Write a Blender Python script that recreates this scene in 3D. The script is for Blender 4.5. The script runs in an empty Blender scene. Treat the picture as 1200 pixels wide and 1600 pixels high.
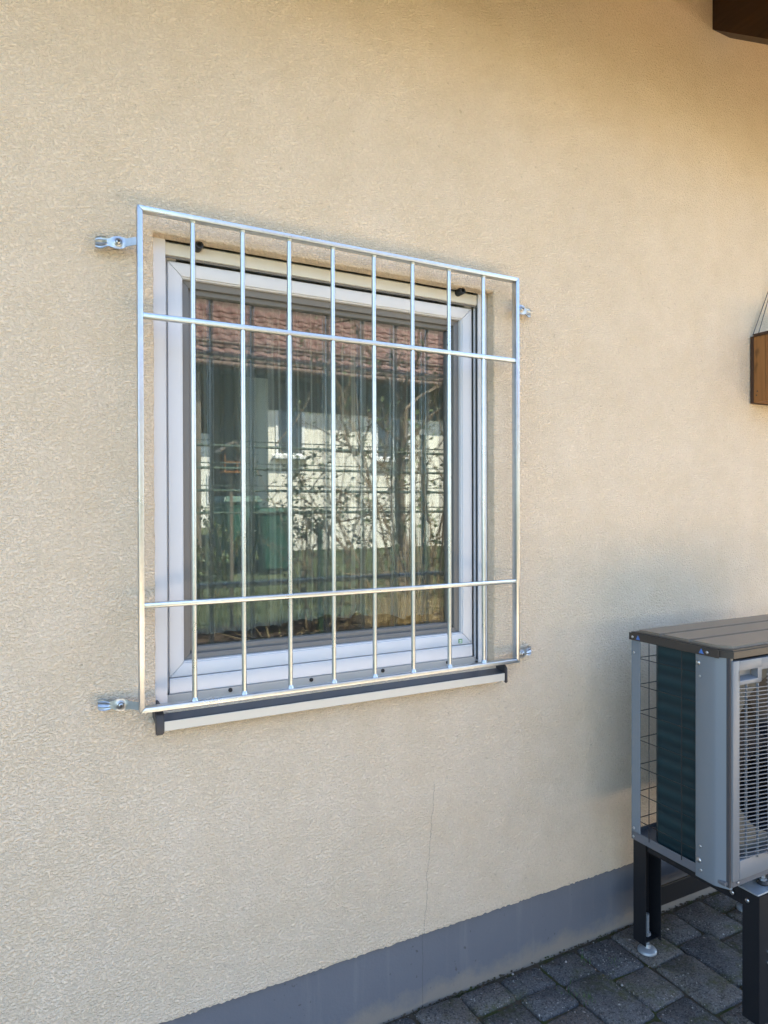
import bpy, bmesh, math, random
from mathutils import Vector, Matrix
R = math.radians
random.seed(7)
scene = bpy.context.scene
COL = scene.collection

# ------------------------------------------------------------------ camera
cam_d = bpy.data.cameras.new('camera'); cam = bpy.data.objects.new('camera', cam_d); COL.objects.link(cam)
cam_d.sensor_fit = 'HORIZONTAL'; cam_d.sensor_width = 36.0; cam_d.lens = 36.0*1070.7/1200.0
cam_d.clip_start = 0.02; cam_d.clip_end = 1000
yaw, pitch, roll = 0.4837, -0.0068, -0.0027
fw = Vector((math.sin(yaw)*math.cos(pitch), math.cos(yaw)*math.cos(pitch), math.sin(pitch)))
rt = Vector((math.cos(yaw), -math.sin(yaw), 0)); up = rt.cross(fw)
r2 = rt*math.cos(roll)+up*math.sin(roll); u2 = up*math.cos(roll)-rt*math.sin(roll)
cam.matrix_world = Matrix(((r2.x, u2.x, -fw.x, -0.2289), (r2.y, u2.y, -fw.y, -1.6944), (r2.z, u2.z, -fw.z, 1.4463), (0, 0, 0, 1)))
scene.camera = cam
scene.render.resolution_x, scene.render.resolution_y = 768, 1024

# ------------------------------------------------------------------ sky, sun, exposure
SUN_EL, SUN_AZ = R(53), R(50)            # sun stands behind the house (+y), so the wall is in shade
world = bpy.data.worlds.new('World'); scene.world = world; world.use_nodes = True
wn = world.node_tree.nodes; wl = world.node_tree.links
sky = wn.new('ShaderNodeTexSky'); sky.sky_type = 'NISHITA'; sky.sun_disc = False
sky.sun_elevation = SUN_EL; sky.sun_rotation = SUN_AZ; sky.air_density = 1.0; sky.dust_density = 1.0; sky.ozone_density = 1.0
bg = wn['Background']; bg.inputs['Strength'].default_value = 0.105
wl.new(sky.outputs[0], bg.inputs[0])
sun_d = bpy.data.lights.new('sun', 'SUN'); sun = bpy.data.objects.new('sun', sun_d); COL.objects.link(sun)
sun_d.energy = 5.0; sun_d.angle = R(0.53); sun_d.color = (1.0, 0.91, 0.76)
to_sun = Vector((math.sin(SUN_AZ)*math.cos(SUN_EL), math.cos(SUN_AZ)*math.cos(SUN_EL), math.sin(SUN_EL)))
sun.rotation_euler = to_sun.to_track_quat('Z', 'Y').to_euler()
vs = scene.view_settings
vs.view_transform = 'Standard'; vs.look = 'None'; vs.gamma = 1.0; vs.exposure = 2.84
scene.cycles.max_bounces = 10; scene.cycles.diffuse_bounces = 5; scene.cycles.transparent_max_bounces = 24
scene.cycles.sample_clamp_indirect = 6.0
scene.cycles.use_denoising = True; scene.cycles.denoising_prefilter = 'NONE'; scene.cycles.use_adaptive_sampling = False

# ------------------------------------------------------------------ materials
class M:
    def __init__(s, name):
        s.m = bpy.data.materials.new(name); s.m.use_nodes = True
        s.n = s.m.node_tree.nodes; s.l = s.m.node_tree.links; s.b = s.n['Principled BSDF']
    def new(s, t, **k):
        n = s.n.new('ShaderNode'+t)
        for a, v in k.items(): setattr(n, a, v)
        return n
    def set(s, n, **k):
        for a, v in k.items(): n.inputs[a.replace('_', ' ')].default_value = v
        return n
    def lk(s, a, b): s.l.new(a, b)
    def coord(s, kind='Object', scale=(1, 1, 1), rot=(0, 0, 0)):
        t = s.new('TexCoord'); mp = s.new('Mapping'); mp.inputs['Scale'].default_value = scale; mp.inputs['Rotation'].default_value = rot
        if kind == 'World':
            g = s.new('NewGeometry'); s.lk(g.outputs['Position'], mp.inputs[0])
        else: s.lk(t.outputs[kind], mp.inputs[0])
        return mp.outputs[0]
    def noise(s, vec, scale, detail=2, rough=.5, dist=0):
        n = s.new('TexNoise'); s.set(n, Scale=scale, Detail=detail, Roughness=rough, Distortion=dist); s.lk(vec, n.inputs['Vector']); return n.outputs['Fac']
    def ramp(s, fac, stops):
        r = s.new('ValToRGB'); e = r.color_ramp.elements
        while len(e) < len(stops): e.new(.5)
        for i, (p, c) in enumerate(stops):
            e[i].position = p; e[i].color = c if len(c) == 4 else (*c, 1)
        s.lk(fac, r.inputs[0]); return r.outputs[0]
    def mix(s, fac, a, b, bt='MIX'):
        n = s.new('Mix', data_type='RGBA', blend_type=bt)
        for sock, v in ((n.inputs[0], fac), (n.inputs[6], a), (n.inputs[7], b)):
            if isinstance(v, (int, float)): sock.default_value = v
            elif isinstance(v, tuple): sock.default_value = v if len(v) == 4 else (*v, 1)
            else: s.lk(v, sock)
        return n.outputs[2]
    def math(s, op, a, b=0.0, clamp=False):
        n = s.new('Math', operation=op); n.use_clamp = clamp
        for i, v in enumerate((a, b)):
            if isinstance(v, (int, float)): n.inputs[i].default_value = v
            else: s.lk(v, n.inputs[i])
        return n.outputs[0]
    def bump(s, h, strength=.5, dist=.002, prev=None):
        b = s.new('Bump'); s.set(b, Strength=strength, Distance=dist); s.lk(h, b.inputs['Height'])
        if prev: s.lk(prev, b.inputs['Normal'])
        s.lk(b.outputs[0], s.b.inputs['Normal']); return b.outputs[0]
    def color(s, c):
        if isinstance(c, tuple): s.b.inputs['Base Color'].default_value = (*c[:3], 1)
        else: s.lk(c, s.b.inputs['Base Color'])
    def pr(s, rough=.5, metal=0.0, spec=.5):
        s.b.inputs['Roughness'].default_value = rough; s.b.inputs['Metallic'].default_value = metal; s.b.inputs['Specular IOR Level'].default_value = spec

MAT = {}
def simple(name, col, rough=.5, metal=0., var=.12, vscale=8., bump=0., bscale=200., spec=.5):
    m = M(name); v = m.coord('World'); f = m.noise(v, vscale, 4, .6)
    c = m.mix(f, tuple(x*(1-var) for x in col), tuple(min(1, x*(1+var)) for x in col)); m.color(c); m.pr(rough, metal, spec)
    if bump: m.bump(m.noise(v, bscale, 3, .6), bump, .001)
    MAT[name] = m.m; return m

def plaster():
    m = M('plaster'); v = m.coord('World'); vr = m.coord('World', (1, 1, 1.35), (0, R(18), 0))
    worm = m.noise(vr, 140, 2.0, .6, .35)
    coarse = m.noise(vr, 75, 1.0, .5, .6)
    pits = m.ramp(worm, [(.38, (0, 0, 0)), (.58, (1, 1, 1))])
    big = m.noise(v, .9, 4, .6); mid = m.noise(v, 7, 3, .65)
    c = m.mix(big, (.730, .598, .452), (.780, .645, .500))
    c = m.mix(m.ramp(mid, [(.35, (0, 0, 0)), (.75, (1, 1, 1))]), c, (.705, .568, .412))
    c = m.mix(m.math('MULTIPLY', m.math('SUBTRACT', 1.0, pits), .10), c, (.30, .22, .13))  # pits tinted darker: some dirt, plus relief shade put into the colour
    dots = m.ramp(coarse, [(.24, (1, 1, 1)), (.30, (0, 0, 0))])
    c = m.mix(m.math('MULTIPLY', dots, .26), c, (.22, .15, .08))
    tro = m.noise(m.coord('World', (1, 1, .45), (0, R(20), 0)), 2.6, 5, .62, .5)
    c = m.mix(m.math('MULTIPLY', m.ramp(tro, [(.42, (0, 0, 0)), (.68, (1, 1, 1))]), .22), c, (.60, .49, .365))
    # hairline crack: a shape of its own, runs down from under the window
    sp = m.new('SeparateXYZ'); m.lk(v, sp.inputs[0])
    wob = m.math('MULTIPLY', m.math('SUBTRACT', m.noise(m.coord('World', (0, 0, 1)), 9, 5, .7), .5), .055)
    line = m.math('ADD', m.math('MULTIPLY', sp.outputs[2], .083), .771)
    dx = m.math('ABSOLUTE', m.math('ADD', m.math('SUBTRACT', sp.outputs[0], line), wob))
    ck = m.math('MULTIPLY', m.math('LESS_THAN', dx, .0011), m.math('LESS_THAN', sp.outputs[2], .64))
    c = m.mix(m.math('MULTIPLY', ck, .40), c, (.16, .12, .08))
    m.color(c); m.pr(.92, 0, .15)
    h = m.math('ADD', m.math('MULTIPLY', pits, .95), m.math('ADD', m.math('MULTIPLY', worm, .5), m.math('MULTIPLY', coarse, .5)))
    m.bump(h, .85, .0036); MAT['plaster'] = m.m
plaster()

def plinth():
    m = M('plinth_paint'); v = m.coord('World'); sp = m.new('SeparateXYZ'); m.lk(v, sp.inputs[0])
    n1 = m.noise(v, 3, 5, .65); c = m.mix(n1, (.118, .122, .140), (.146, .150, .166))
    low = m.math('ADD', m.math('MULTIPLY', sp.outputs[2], -22.0), m.math('MULTIPLY', m.noise(v, 14, 5, .7), 2.7))
    c = m.mix(m.math('MULTIPLY', m.math('SUBTRACT', low, .0, True), .75), c, (.24, .205, .165))
    st = m.noise(m.coord('World', (9, 1, .6)), 2.2, 4, .7)
    c = m.mix(m.math('MULTIPLY', m.ramp(st, [(.55, (0, 0, 0)), (.75, (1, 1, 1))]), .22), c, (.27, .255, .25))
    sp2 = m.ramp(m.noise(v, 55, 2, .5), [(.24, (1, 1, 1)), (.29, (0, 0, 0))]); c = m.mix(m.math('MULTIPLY', sp2, .6), c, (.06, .055, .05))
    wob = m.math('MULTIPLY', m.math('SUBTRACT', m.noise(m.coord('World', (0, 0, 1)), 11, 5, .7), .5), .02)
    dx = m.math('ABSOLUTE', m.math('ADD', m.math('SUBTRACT', sp.outputs[0], .788), wob)); ck = m.math('LESS_THAN', dx, .0010)
    c = m.mix(m.math('MULTIPLY', ck, .55), c, (.07, .07, .07))
    m.color(c); m.pr(.8, 0, .3)
    m.bump(m.math('ADD', m.noise(v, 160, 3, .6), m.math('MULTIPLY', m.noise(v, 22, 3, .6), 1.3)), .35, .0022); MAT['plinth_paint'] = m.m
plinth()

def zinc():
    m = M('galvanised_steel'); v = m.coord('World')
    n = m.noise(v, 55, 4, .7); n2 = m.noise(v, 9, 3, .6)
    m.color(m.mix(n, (.40, .43, .455), (.62, .64, .66)))
    r = m.math('ADD', m.math('MULTIPLY', n2, .20), .20); m.lk(r, m.b.inputs['Roughness']); m.b.inputs['Metallic'].default_value = .92
    m.bump(m.noise(v, 120, 3, .6), .10, .001); MAT['galvanised_steel'] = m.m
zinc()

def stone():
    m = M('paver_stone'); v = m.coord('World'); oi = m.new('ObjectInfo')
    c = m.mix(oi.outputs['Random'], (.060, .062, .068), (.145, .120, .096))
    c = m.mix(m.ramp(m.noise(v, 16, 5, .7), [(.3, (0, 0, 0)), (.75, (1, 1, 1))]), c, (.125, .122, .120))
    c = m.mix(m.math('MULTIPLY', m.ramp(m.noise(v, 150, 3, .65), [(.36, (1, 1, 1)), (.52, (0, 0, 0))]), .75), c, (.016, .015, .015))
    c = m.mix(m.math('MULTIPLY', m.ramp(m.noise(v, 230, 2, .5), [(.58, (0, 0, 0)), (.68, (1, 1, 1))]), .7), c, (.22, .215, .21))
    c = m.mix(m.math('MULTIPLY', m.ramp(m.noise(v, 75, 2, .5), [(.70, (0, 0, 0)), (.735, (1, 1, 1))]), .85), c, (.36, .35, .33))
    moss = m.math('MULTIPLY', m.ramp(m.noise(v, 6.5, 4, .6), [(.50, (0, 0, 0)), (.62, (1, 1, 1))]), m.ramp(m.noise(v, 60, 4, .7), [(.38, (0, 0, 0)), (.6, (1, 1, 1))]))
    c = m.mix(m.math('MULTIPLY', moss, .75), c, (.055, .062, .018))
    m.color(c); m.pr(.85, 0, .3)
    m.bump(m.math('ADD', m.noise(v, 130, 4, .7), m.math('MULTIPLY', m.noise(v, 35, 3, .6), 1.2)), .8, .004); MAT['paver_stone'] = m.m
stone()

def joint():
    m = M('joint_soil'); v = m.coord('World')
    c = m.mix(m.noise(v, 70, 4, .7), (.030, .024, .017), (.13, .105, .075))
    c = m.mix(m.ramp(m.noise(v, 9, 4, .6), [(.5, (0, 0, 0)), (.62, (1, 1, 1))]), c, (.05, .062, .018))
    m.color(c); m.pr(.95, 0, .2); m.bump(m.noise(v, 140, 3, .7), .9, .006); MAT['joint_soil'] = m.m
joint()

def wood(name, a, b, scale=(1, 1, .08), rough=.55):
    m = M(name); v = m.coord('World', scale)
    n = m.noise(v, 40, 5, .6, .6); c = m.mix(m.ramp(n, [(.3, (0, 0, 0)), (.7, (1, 1, 1))]), a, b)
    k = m.ramp(m.noise(m.coord('World', tuple(.5+.5*s for s in scale)), 16, 2, .5), [(.68, (0, 0, 0)), (.75, (1, 1, 1))])
    c = m.mix(m.math('MULTIPLY', k, .7), c, tuple(x*.3 for x in a)); m.color(c); m.pr(rough, 0, .4); m.bump(n, .3, .001); MAT[name] = m.m
wood('honey_wood', (.17, .068, .018), (.29, .125, .035))
wood('dark_trim_wood', (.035, .016, .009), (.065, .03, .017))
wood('rafter_wood', (.030, .014, .009), (.055, .026, .015), (1, .08, 1))
wood('deck_wood', (.54, .36, .06), (.66, .46, .09), (.08, 1, 1))
wood('grey_wood', (.11, .09, .07), (.19, .155, .12))

simple('white_plastic', (.61, .615, .64), .32, 0, .03, 5)
simple('cream_slat', (.58, .56, .50), .45, 0, .06, 12)
simple('grey_sash', (.155, .148, .140), .45, 0, .05, 5)
simple('rubber_black', (.018, .018, .019), .55)
simple('shadow_gap', (.05, .05, .055), .7)
simple('sill_top', (.07, .08, .10), .38, .3, .1, 9)
simple('sill_lip', (.52, .51, .47), .42, .2, .05, 9)
simple('sill_upstand', (.45, .43, .40), .5, 0, .08, 14)
simple('sill_cap', (.030, .030, .036), .42, 0, .1)
simple('case_grey', (.165, .195, .228), .34, .15, .04, 5)
simple('case_side', (.125, .135, .155), .40, .25, .05, 4)
simple('case_front', (.155, .168, .185), .42, 0, .03, 4)
simple('lid_brown', (.205, .168, .130), .42, .2, .06, 7)
simple('lid_edge', (.042, .036, .032), .45, .2, .08, 7)
simple('wire_black', (.012, .012, .014), .5)
simple('stand_black', (.011, .012, .015), .45, .2, .15, 14, .1, 300)
simple('plate_white', (.30, .33, .36), .35, .4, .06)
simple('fan_black', (.012, .012, .014), .5)
simple('shroud', (.10, .098, .085), .6)
simple('screw_steel', (.45, .46, .47), .32, .95, .1, 60)
simple('sticker_green', (.06, .30, .05), .4)
simple('sticker_white', (.8, .82, .78), .4)
simple('sticker_blue', (.05, .14, .42), .4)
simple('zinc_matte', (.40, .43, .47), .34, .75, .25, 60)
simple('cord', (.13, .12, .11), .8)
simple('room_wall', (.30, .27, .23), .9)
simple('room_floor', (.10, .065, .04), .6)
simple('house_render', (.72, .69, .62), .9, 0, .06, 2, .3, 120)
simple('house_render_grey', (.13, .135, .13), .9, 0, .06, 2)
simple('far_white', (.74, .73, .68), .9, 0, .05, 2)
simple('roof_dark', (.10, .06, .045), .8)
simple('clay', (.115, .047, .038), .7, 0, .35, 5, .2, 60)
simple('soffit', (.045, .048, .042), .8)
simple('bin_green', (.018, .085, .060), .45, 0, .12, 3)
simple('fence_green', (.015, .045, .032), .5)
simple('bark', (.115, .085, .06), .9, 0, .35, 18, .8, 60)
simple('twig', (.19, .145, .095), .85, 0, .35, 12)
simple('straw', (.34, .27, .15), .85, 0, .35, 12)
simple('soil', (.055, .038, .026), .95, 0, .4, 25, .8, 40)
simple('pebble', (.30, .28, .26), .8, 0, .2, 90)
simple('weed', (.055, .10, .025), .7, 0, .3, 60)
simple('house_window_white', (.75, .76, .78), .4)

def leafmat(name, a, b):
    m = M(name); oi = m.noise(m.coord('World'), 9, 3, .7); m.color(m.mix(oi, a, b)); m.pr(.5, 0, .4)
    m.b.inputs['Transmission Weight'].default_value = 0; MAT[name] = m.m
leafmat('leaf', (.035, .06, .018), (.10, .13, .04)); leafmat('leaf_dark', (.02, .04, .018), (.05, .075, .03)); leafmat('grass', (.04, .07, .025), (.075, .105, .04))

def lawn():
    m = M('lawn'); v = m.coord('World')
    c = m.mix(m.noise(v, 1.6, 5, .7), (.045, .07, .028), (.08, .095, .045))
    c = m.mix(m.ramp(m.noise(v, 30, 4, .7), [(.35, (0, 0, 0)), (.7, (1, 1, 1))]), c, (.095, .10, .05)); m.color(c); m.pr(.95, 0, .2)
    m.bump(m.noise(v, 60, 4, .7), 1, .03); MAT['lawn'] = m.m
lawn()

def coil():
    m = M('coil_fins'); v = m.coord('World'); sp = m.new('SeparateXYZ'); m.lk(v, sp.inputs[0])
    band = m.math('SINE', m.math('MULTIPLY', sp.outputs[2], 6.2832/.0405))
    c = m.mix(m.math('ADD', m.math('MULTIPLY', band, .5), .5), (.006, .022, .030), (.010, .036, .046)); m.color(c); m.pr(.45, .3, .4)
    fin = m.math('SINE', m.math('MULTIPLY', m.math('ADD', sp.outputs[1], sp.outputs[0]), 6.2832/.0032))
    m.bump(m.math('ADD', m.math('MULTIPLY', fin, .35), band), .5, .0015); MAT['coil_fins'] = m.m
coil()

def glass():
    m = M('window_glass'); m.n.remove(m.b)
    tr = m.new('BsdfTransparent'); tr.inputs[0].default_value = (.86, .90, .89, 1)
    gl = m.new('BsdfGlossy'); gl.inputs['Roughness'].default_value = 0.0; gl.inputs['Color'].default_value = (.96, 1, .98, 1)
    fr = m.new('Fresnel'); fr.inputs['IOR'].default_value = 1.5
    f = m.math('MULTIPLY', fr.outputs[0], 2.55, True)
    b = m.new('Bump'); m.set(b, Strength=.006, Distance=.0006); m.lk(m.noise(m.coord('World'), 5, 2, .5), b.inputs['Height']); m.lk(b.outputs[0], gl.inputs['Normal'])
    mx = m.new('MixShader'); m.lk(f, mx.inputs[0]); m.lk(tr.outputs[0], mx.inputs[1]); m.lk(gl.outputs[0], mx.inputs[2])
    m.lk(mx.outputs[0], m.n['Material Output'].inputs[0]); MAT['window_glass'] = m.m
glass()
def farglass():
    m = M('far_glass'); m.color((.02, .03, .045)); m.pr(.05, 0, .8); MAT['far_glass'] = m.m
farglass()
def curtain_mat():
    m = M('sheer_fabric'); m.n.remove(m.b)
    tr = m.new('BsdfTransparent'); df = m.new('BsdfDiffuse'); tl = m.new('BsdfTranslucent')
    df.inputs[0].default_value = tl.inputs[0].default_value = (.80, .82, .82, 1)
    a = m.new('MixShader'); a.inputs[0].default_value = .35; m.lk(df.outputs[0], a.inputs[1]); m.lk(tl.outputs[0], a.inputs[2])
    lw = m.new('LayerWeight'); lw.inputs[0].default_value = .45
    f = m.math('ADD', m.math('MULTIPLY', lw.outputs['Facing'], .85), .32, True)
    mx = m.new('MixShader'); m.lk(f, mx.inputs[0]); m.lk(tr.outputs[0], mx.inputs[1]); m.lk(a.outputs[0], mx.inputs[2])
    m.lk(mx.outputs[0], m.n['Material Output'].inputs[0]); MAT['sheer_fabric'] = m.m
curtain_mat()

# ------------------------------------------------------------------ mesh helpers
WORLD = {}                                     # world origin of each object's local frame
def tag(o, label, cat, group=None):
    o['label'] = label; o['category'] = cat
    if group: o['group'] = group
    return o
def thing(name, label, cat, base, group=None):
    o = bpy.data.objects.new(name, None); COL.objects.link(o); o.location = base; o.empty_display_size = .1
    WORLD[o.name] = Vector(base); return tag(o, label, cat, group)
class B:
    def __init__(s): s.bm = bmesh.new()
    def _merge(s, t):
        me = bpy.data.meshes.new('t'); t.to_mesh(me); t.free(); s.bm.from_mesh(me); bpy.data.meshes.remove(me); return s
    def box(s, x0, x1, y0, y1, z0, z1, bev=0., seg=2, mat=None):
        t = bmesh.new(); bmesh.ops.create_cube(t, size=1)
        for v in t.verts: v.co = Vector(((x0+x1)/2+v.co.x*(x1-x0), (y0+y1)/2+v.co.y*(y1-y0), (z0+z1)/2+v.co.z*(z1-z0)))
        if bev: bmesh.ops.bevel(t, geom=t.edges[:], offset=bev, segments=seg, affect='EDGES', profile=.5)
        if mat is not None: t.transform(mat)
        return s._merge(t)
    def tube(s, pts, r, n=8, cap=True):
        pts = [Vector(p) for p in pts]; rs = r if isinstance(r, (list, tuple)) else [r]*len(pts); rings = []
        d0 = (pts[1]-pts[0]).normalized(); a = d0.orthogonal().normalized()
        for i, p in enumerate(pts):
            d = (pts[min(i+1, len(pts)-1)]-pts[max(i-1, 0)]).normalized(); a = (a-d*a.dot(d)).normalized(); b = d.cross(a)
            rings.append([s.bm.verts.new(p+(a*math.cos(2*math.pi*k/n)+b*math.sin(2*math.pi*k/n))*rs[i]) for k in range(n)])
        for A, C in zip(rings, rings[1:]):
            for k in range(n): s.bm.faces.new((A[k], A[(k+1) % n], C[(k+1) % n], C[k]))
        if cap and n > 2: s.bm.faces.new(rings[0][::-1]); s.bm.faces.new(rings[-1])
        return s
    def lathe(s, prof, c, axis='z', n=20):
        c = Vector(c); rings = []
        for r, h in prof:
            ring = []
            for k in range(n):
                u, w = r*math.cos(2*math.pi*k/n), r*math.sin(2*math.pi*k/n)
                ring.append(s.bm.verts.new(c+(Vector((u, w, h)) if axis == 'z' else Vector((u, h, w)) if axis == 'y' else Vector((h, u, w)))))
            rings.append(ring)
        for A, C in zip(rings, rings[1:]):
            for k in range(n): s.bm.faces.new((A[k], A[(k+1) % n], C[(k+1) % n], C[k]))
        s.bm.faces.new(rings[0][::-1]); s.bm.faces.new(rings[-1]); return s
    def prism(s, poly, f0, f1):                # poly: list of 2d points; f0/f1 map a 2d point to 3d on each end
        A = [s.bm.verts.new(f0(*p)) for p in poly]; C = [s.bm.verts.new(f1(*p)) for p in poly]; n = len(poly)
        s.bm.faces.new(A); s.bm.faces.new(C[::-1])
        for k in range(n): s.bm.faces.new((A[k], C[k], C[(k+1) % n], A[(k+1) % n]))
        return s
    def poly(s, vs, fs):
        V = [s.bm.verts.new(v) for v in vs]
        for f in fs: s.bm.faces.new([V[i] for i in f])
        return s
    def build(s, name, mat, parent=None, base=None, smooth=False, weld=True):
        off = WORLD[parent.name] if parent else Vector(base or (0, 0, 0))
        if weld: bmesh.ops.recalc_face_normals(s.bm, faces=s.bm.faces[:])
        for v in s.bm.verts: v.co -= off
        me = bpy.data.meshes.new(name); s.bm.to_mesh(me); s.bm.free(); me.materials.append(MAT[mat])
        o = bpy.data.objects.new(name, me); COL.objects.link(o)
        if parent: o.parent = parent
        else: o.location = off
        WORLD[o.name] = off
        if smooth:
            me.shade_smooth()
            if smooth != 'all': me.set_sharp_from_angle(angle=R(38))
        return o
def inst(name, mesh, parent, loc, rot=(0, 0, 0), scale=(1, 1, 1)):
    o = bpy.data.objects.new(name, mesh); COL.objects.link(o); o.parent = parent
    o.location = Vector(loc)-WORLD[parent.name]; o.rotation_euler = rot; o.scale = scale; return o
def copy_tree(o, parent=None):
    c = o.copy(); COL.objects.link(c); c.parent = parent
    for ch in [q for q in bpy.data.objects if q.parent == o]: copy_tree(ch, c)
    return c
def structure(o, kind='structure'): o['kind'] = kind; return o
def screw(name, p, r, axis, parent, mat='screw_steel', h=None):
    h = h or r*.55; sg = -1
    prof = [(r, 0), (r, sg*h*.35), (r*.8, sg*h*.8), (r*.35, sg*h)]
    return B().lathe(prof, p, axis, 12).build(name, mat, parent, smooth=True)

# ------------------------------------------------------------------ ground
def lawn_z(x, y): 
    d = -y
    return -.03 if d < 2.0 else -.03+.62*min(1, (d-2.0)/7.5)**1.0
gx = [-250, -60, -20, -8, -4, -1, 1, 2, 3, 4, 5, 6, 8, 10, 14, 25, 60, 250]; gy = [250, 60, 20, 9, 2, 0, -1.0, -2.0, -2.6, -3.2, -4, -5, -6, -7, -8, -9, -9.5, -12, -16, -30, -70, -250]
gb = B(); gv = [(x, y, lawn_z(x, y)-.04*(y > -2)) for y in gy for x in gx]; nx = len(gx)
gb.poly(gv, [(j*nx+i, j*nx+i+1, (j+1)*nx+i+1, (j+1)*nx+i) for j in range(len(gy)-1) for i in range(nx-1)])
structure(gb.build('ground', 'lawn'))
path = structure(B().box(-5, 5, -1.9, .03, -.12, -.0105).build('paved_path', 'joint_soil'))
structure(B().poly([(x, y+.06*math.sin(x*2.1), lawn_z(0, y)+.025) for y in (-4.0, -5.0) for x in [i*.5-3 for i in range(19)]], [(i, i+1, i+20, i+19) for i in range(18)]).build('planting_bed', 'soil'))
simple('bounce_strip_pale', (.56, .45, .315), .95, 0, .25, 60, .8, 120)
structure(B().poly([(x, y, lawn_z(x, y)+.012) for y in (-1.88, -2.6, -3.3, -4.05) for x in (-.4, .5, 1.5, 2, 3, 4, 6, 10)], [(j*8+i, j*8+i+1, j*8+i+9, j*8+i+8) for j in range(3) for i in range(7)]).build('bounce_strip', 'bounce_strip_pale'))  # unseen pale ground strip, added to bounce warm sunlight onto the wall
# pavers: strips running out from the wall, each stone its own part
def paver_mesh(w, l, seed):
    rnd = random.Random(seed); pts = []; hw, hl, rc = w/2-.0022, l/2-.0022, .015
    for cx, cy, a0 in ((hw-rc, hl-rc, 0), (-hw+rc, hl-rc, 90), (-hw+rc, -hl+rc, 180), (hw-rc, -hl+rc, 270)):
        for a in (8, 45, 82):
            pts.append((cx+rc*math.cos(R(a0+a))+rnd.uniform(-.0045, .003), cy+rc*math.sin(R(a0+a))+rnd.uniform(-.0045, .003)))
    b = B(); bm = b.bm
    def ring(k, z, jit): return [bm.verts.new((x*k if abs(x) else x, y*k, z+rnd.uniform(-jit, jit))) for x, y in pts]
    r0 = [bm.verts.new((x, y, -.06)) for x, y in pts]; r1 = [bm.verts.new((x, y, -.007)) for x, y in pts]
    ins = .0065
    r2_ = [bm.verts.new((x-math.copysign(min(ins, abs(x)), x), y-math.copysign(min(ins, abs(y)), y), rnd.uniform(-.0012, .0008))) for x, y in pts]
    c = bm.verts.new((0, 0, .0015))
    for A, C in ((r0, r1), (r1, r2_)):
        for k in range(12): bm.faces.new((A[k], A[(k+1) % 12], C[(k+1) % 12], C[k]))
    for k in range(12): bm.faces.new((r2_[k], r2_[(k+1) % 12], c))
    me = bpy.data.meshes.new('paver'); bm.to_mesh(me); bm.free(); me.materials.append(MAT['paver_stone']); me.shade_smooth(); me.set_sharp_from_angle(angle=R(50)); return me
PV = {}
def get_paver(l, rnd):
    k = (round(l, 3), rnd.randrange(3))
    if k not in PV: PV[k] = paver_mesh(.153, l, hash(k) % 9999)
    return PV[k]
rnd = random.Random(11); WORLD[path.name] = Vector((0, 0, 0)); rest = []
fixed = {0: [.165, .15, .22], 1: [.19, .22, .15], 2: [.145, .22, .19], -1: [.115, .22, .15], -2: [.10, .10, .15]}
for k in range(-22, 16):
    x = 1.4365+k*.153; y = -.001; seq = list(fixed.get(k, []))
    if not seq: y -= rnd.choice([0, .0, .05, .08])*0
    while y > -1.85:
        l = seq.pop(0) if seq else rnd.choice([.10, .15, .15, .22, .22, .19])
        args = (get_paver(l, rnd), (x+rnd.uniform(-.003, .003), y-l/2, rnd.uniform(-.006, .003)), (R(rnd.uniform(-1.6, 1.6)), R(rnd.uniform(-1.6, 1.6)), R(rnd.uniform(-2.2, 2.2))+(math.pi if rnd.random() < .5 else 0)))
        if .2 < x < 3.3 and y > -1.55 and len([c for c in path.children]) < 290: inst('paver', args[0], path, args[1], args[2])
        else: rest.append(args)
        y -= l
rb = bmesh.new()
for me, loc, rot in rest:
    t = bmesh.new(); t.from_mesh(me); from mathutils import Euler
    t.transform(Matrix.Translation(loc) @ Euler(rot).to_matrix().to_4x4()); tm = bpy.data.meshes.new('t'); t.to_mesh(tm); t.free(); rb.from_mesh(tm); bpy.data.meshes.remove(tm)
bb = B(); bb.bm.free(); bb.bm = rb; structure(bb.build('pavers', 'paver_stone', path, weld=False), 'stuff')

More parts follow.
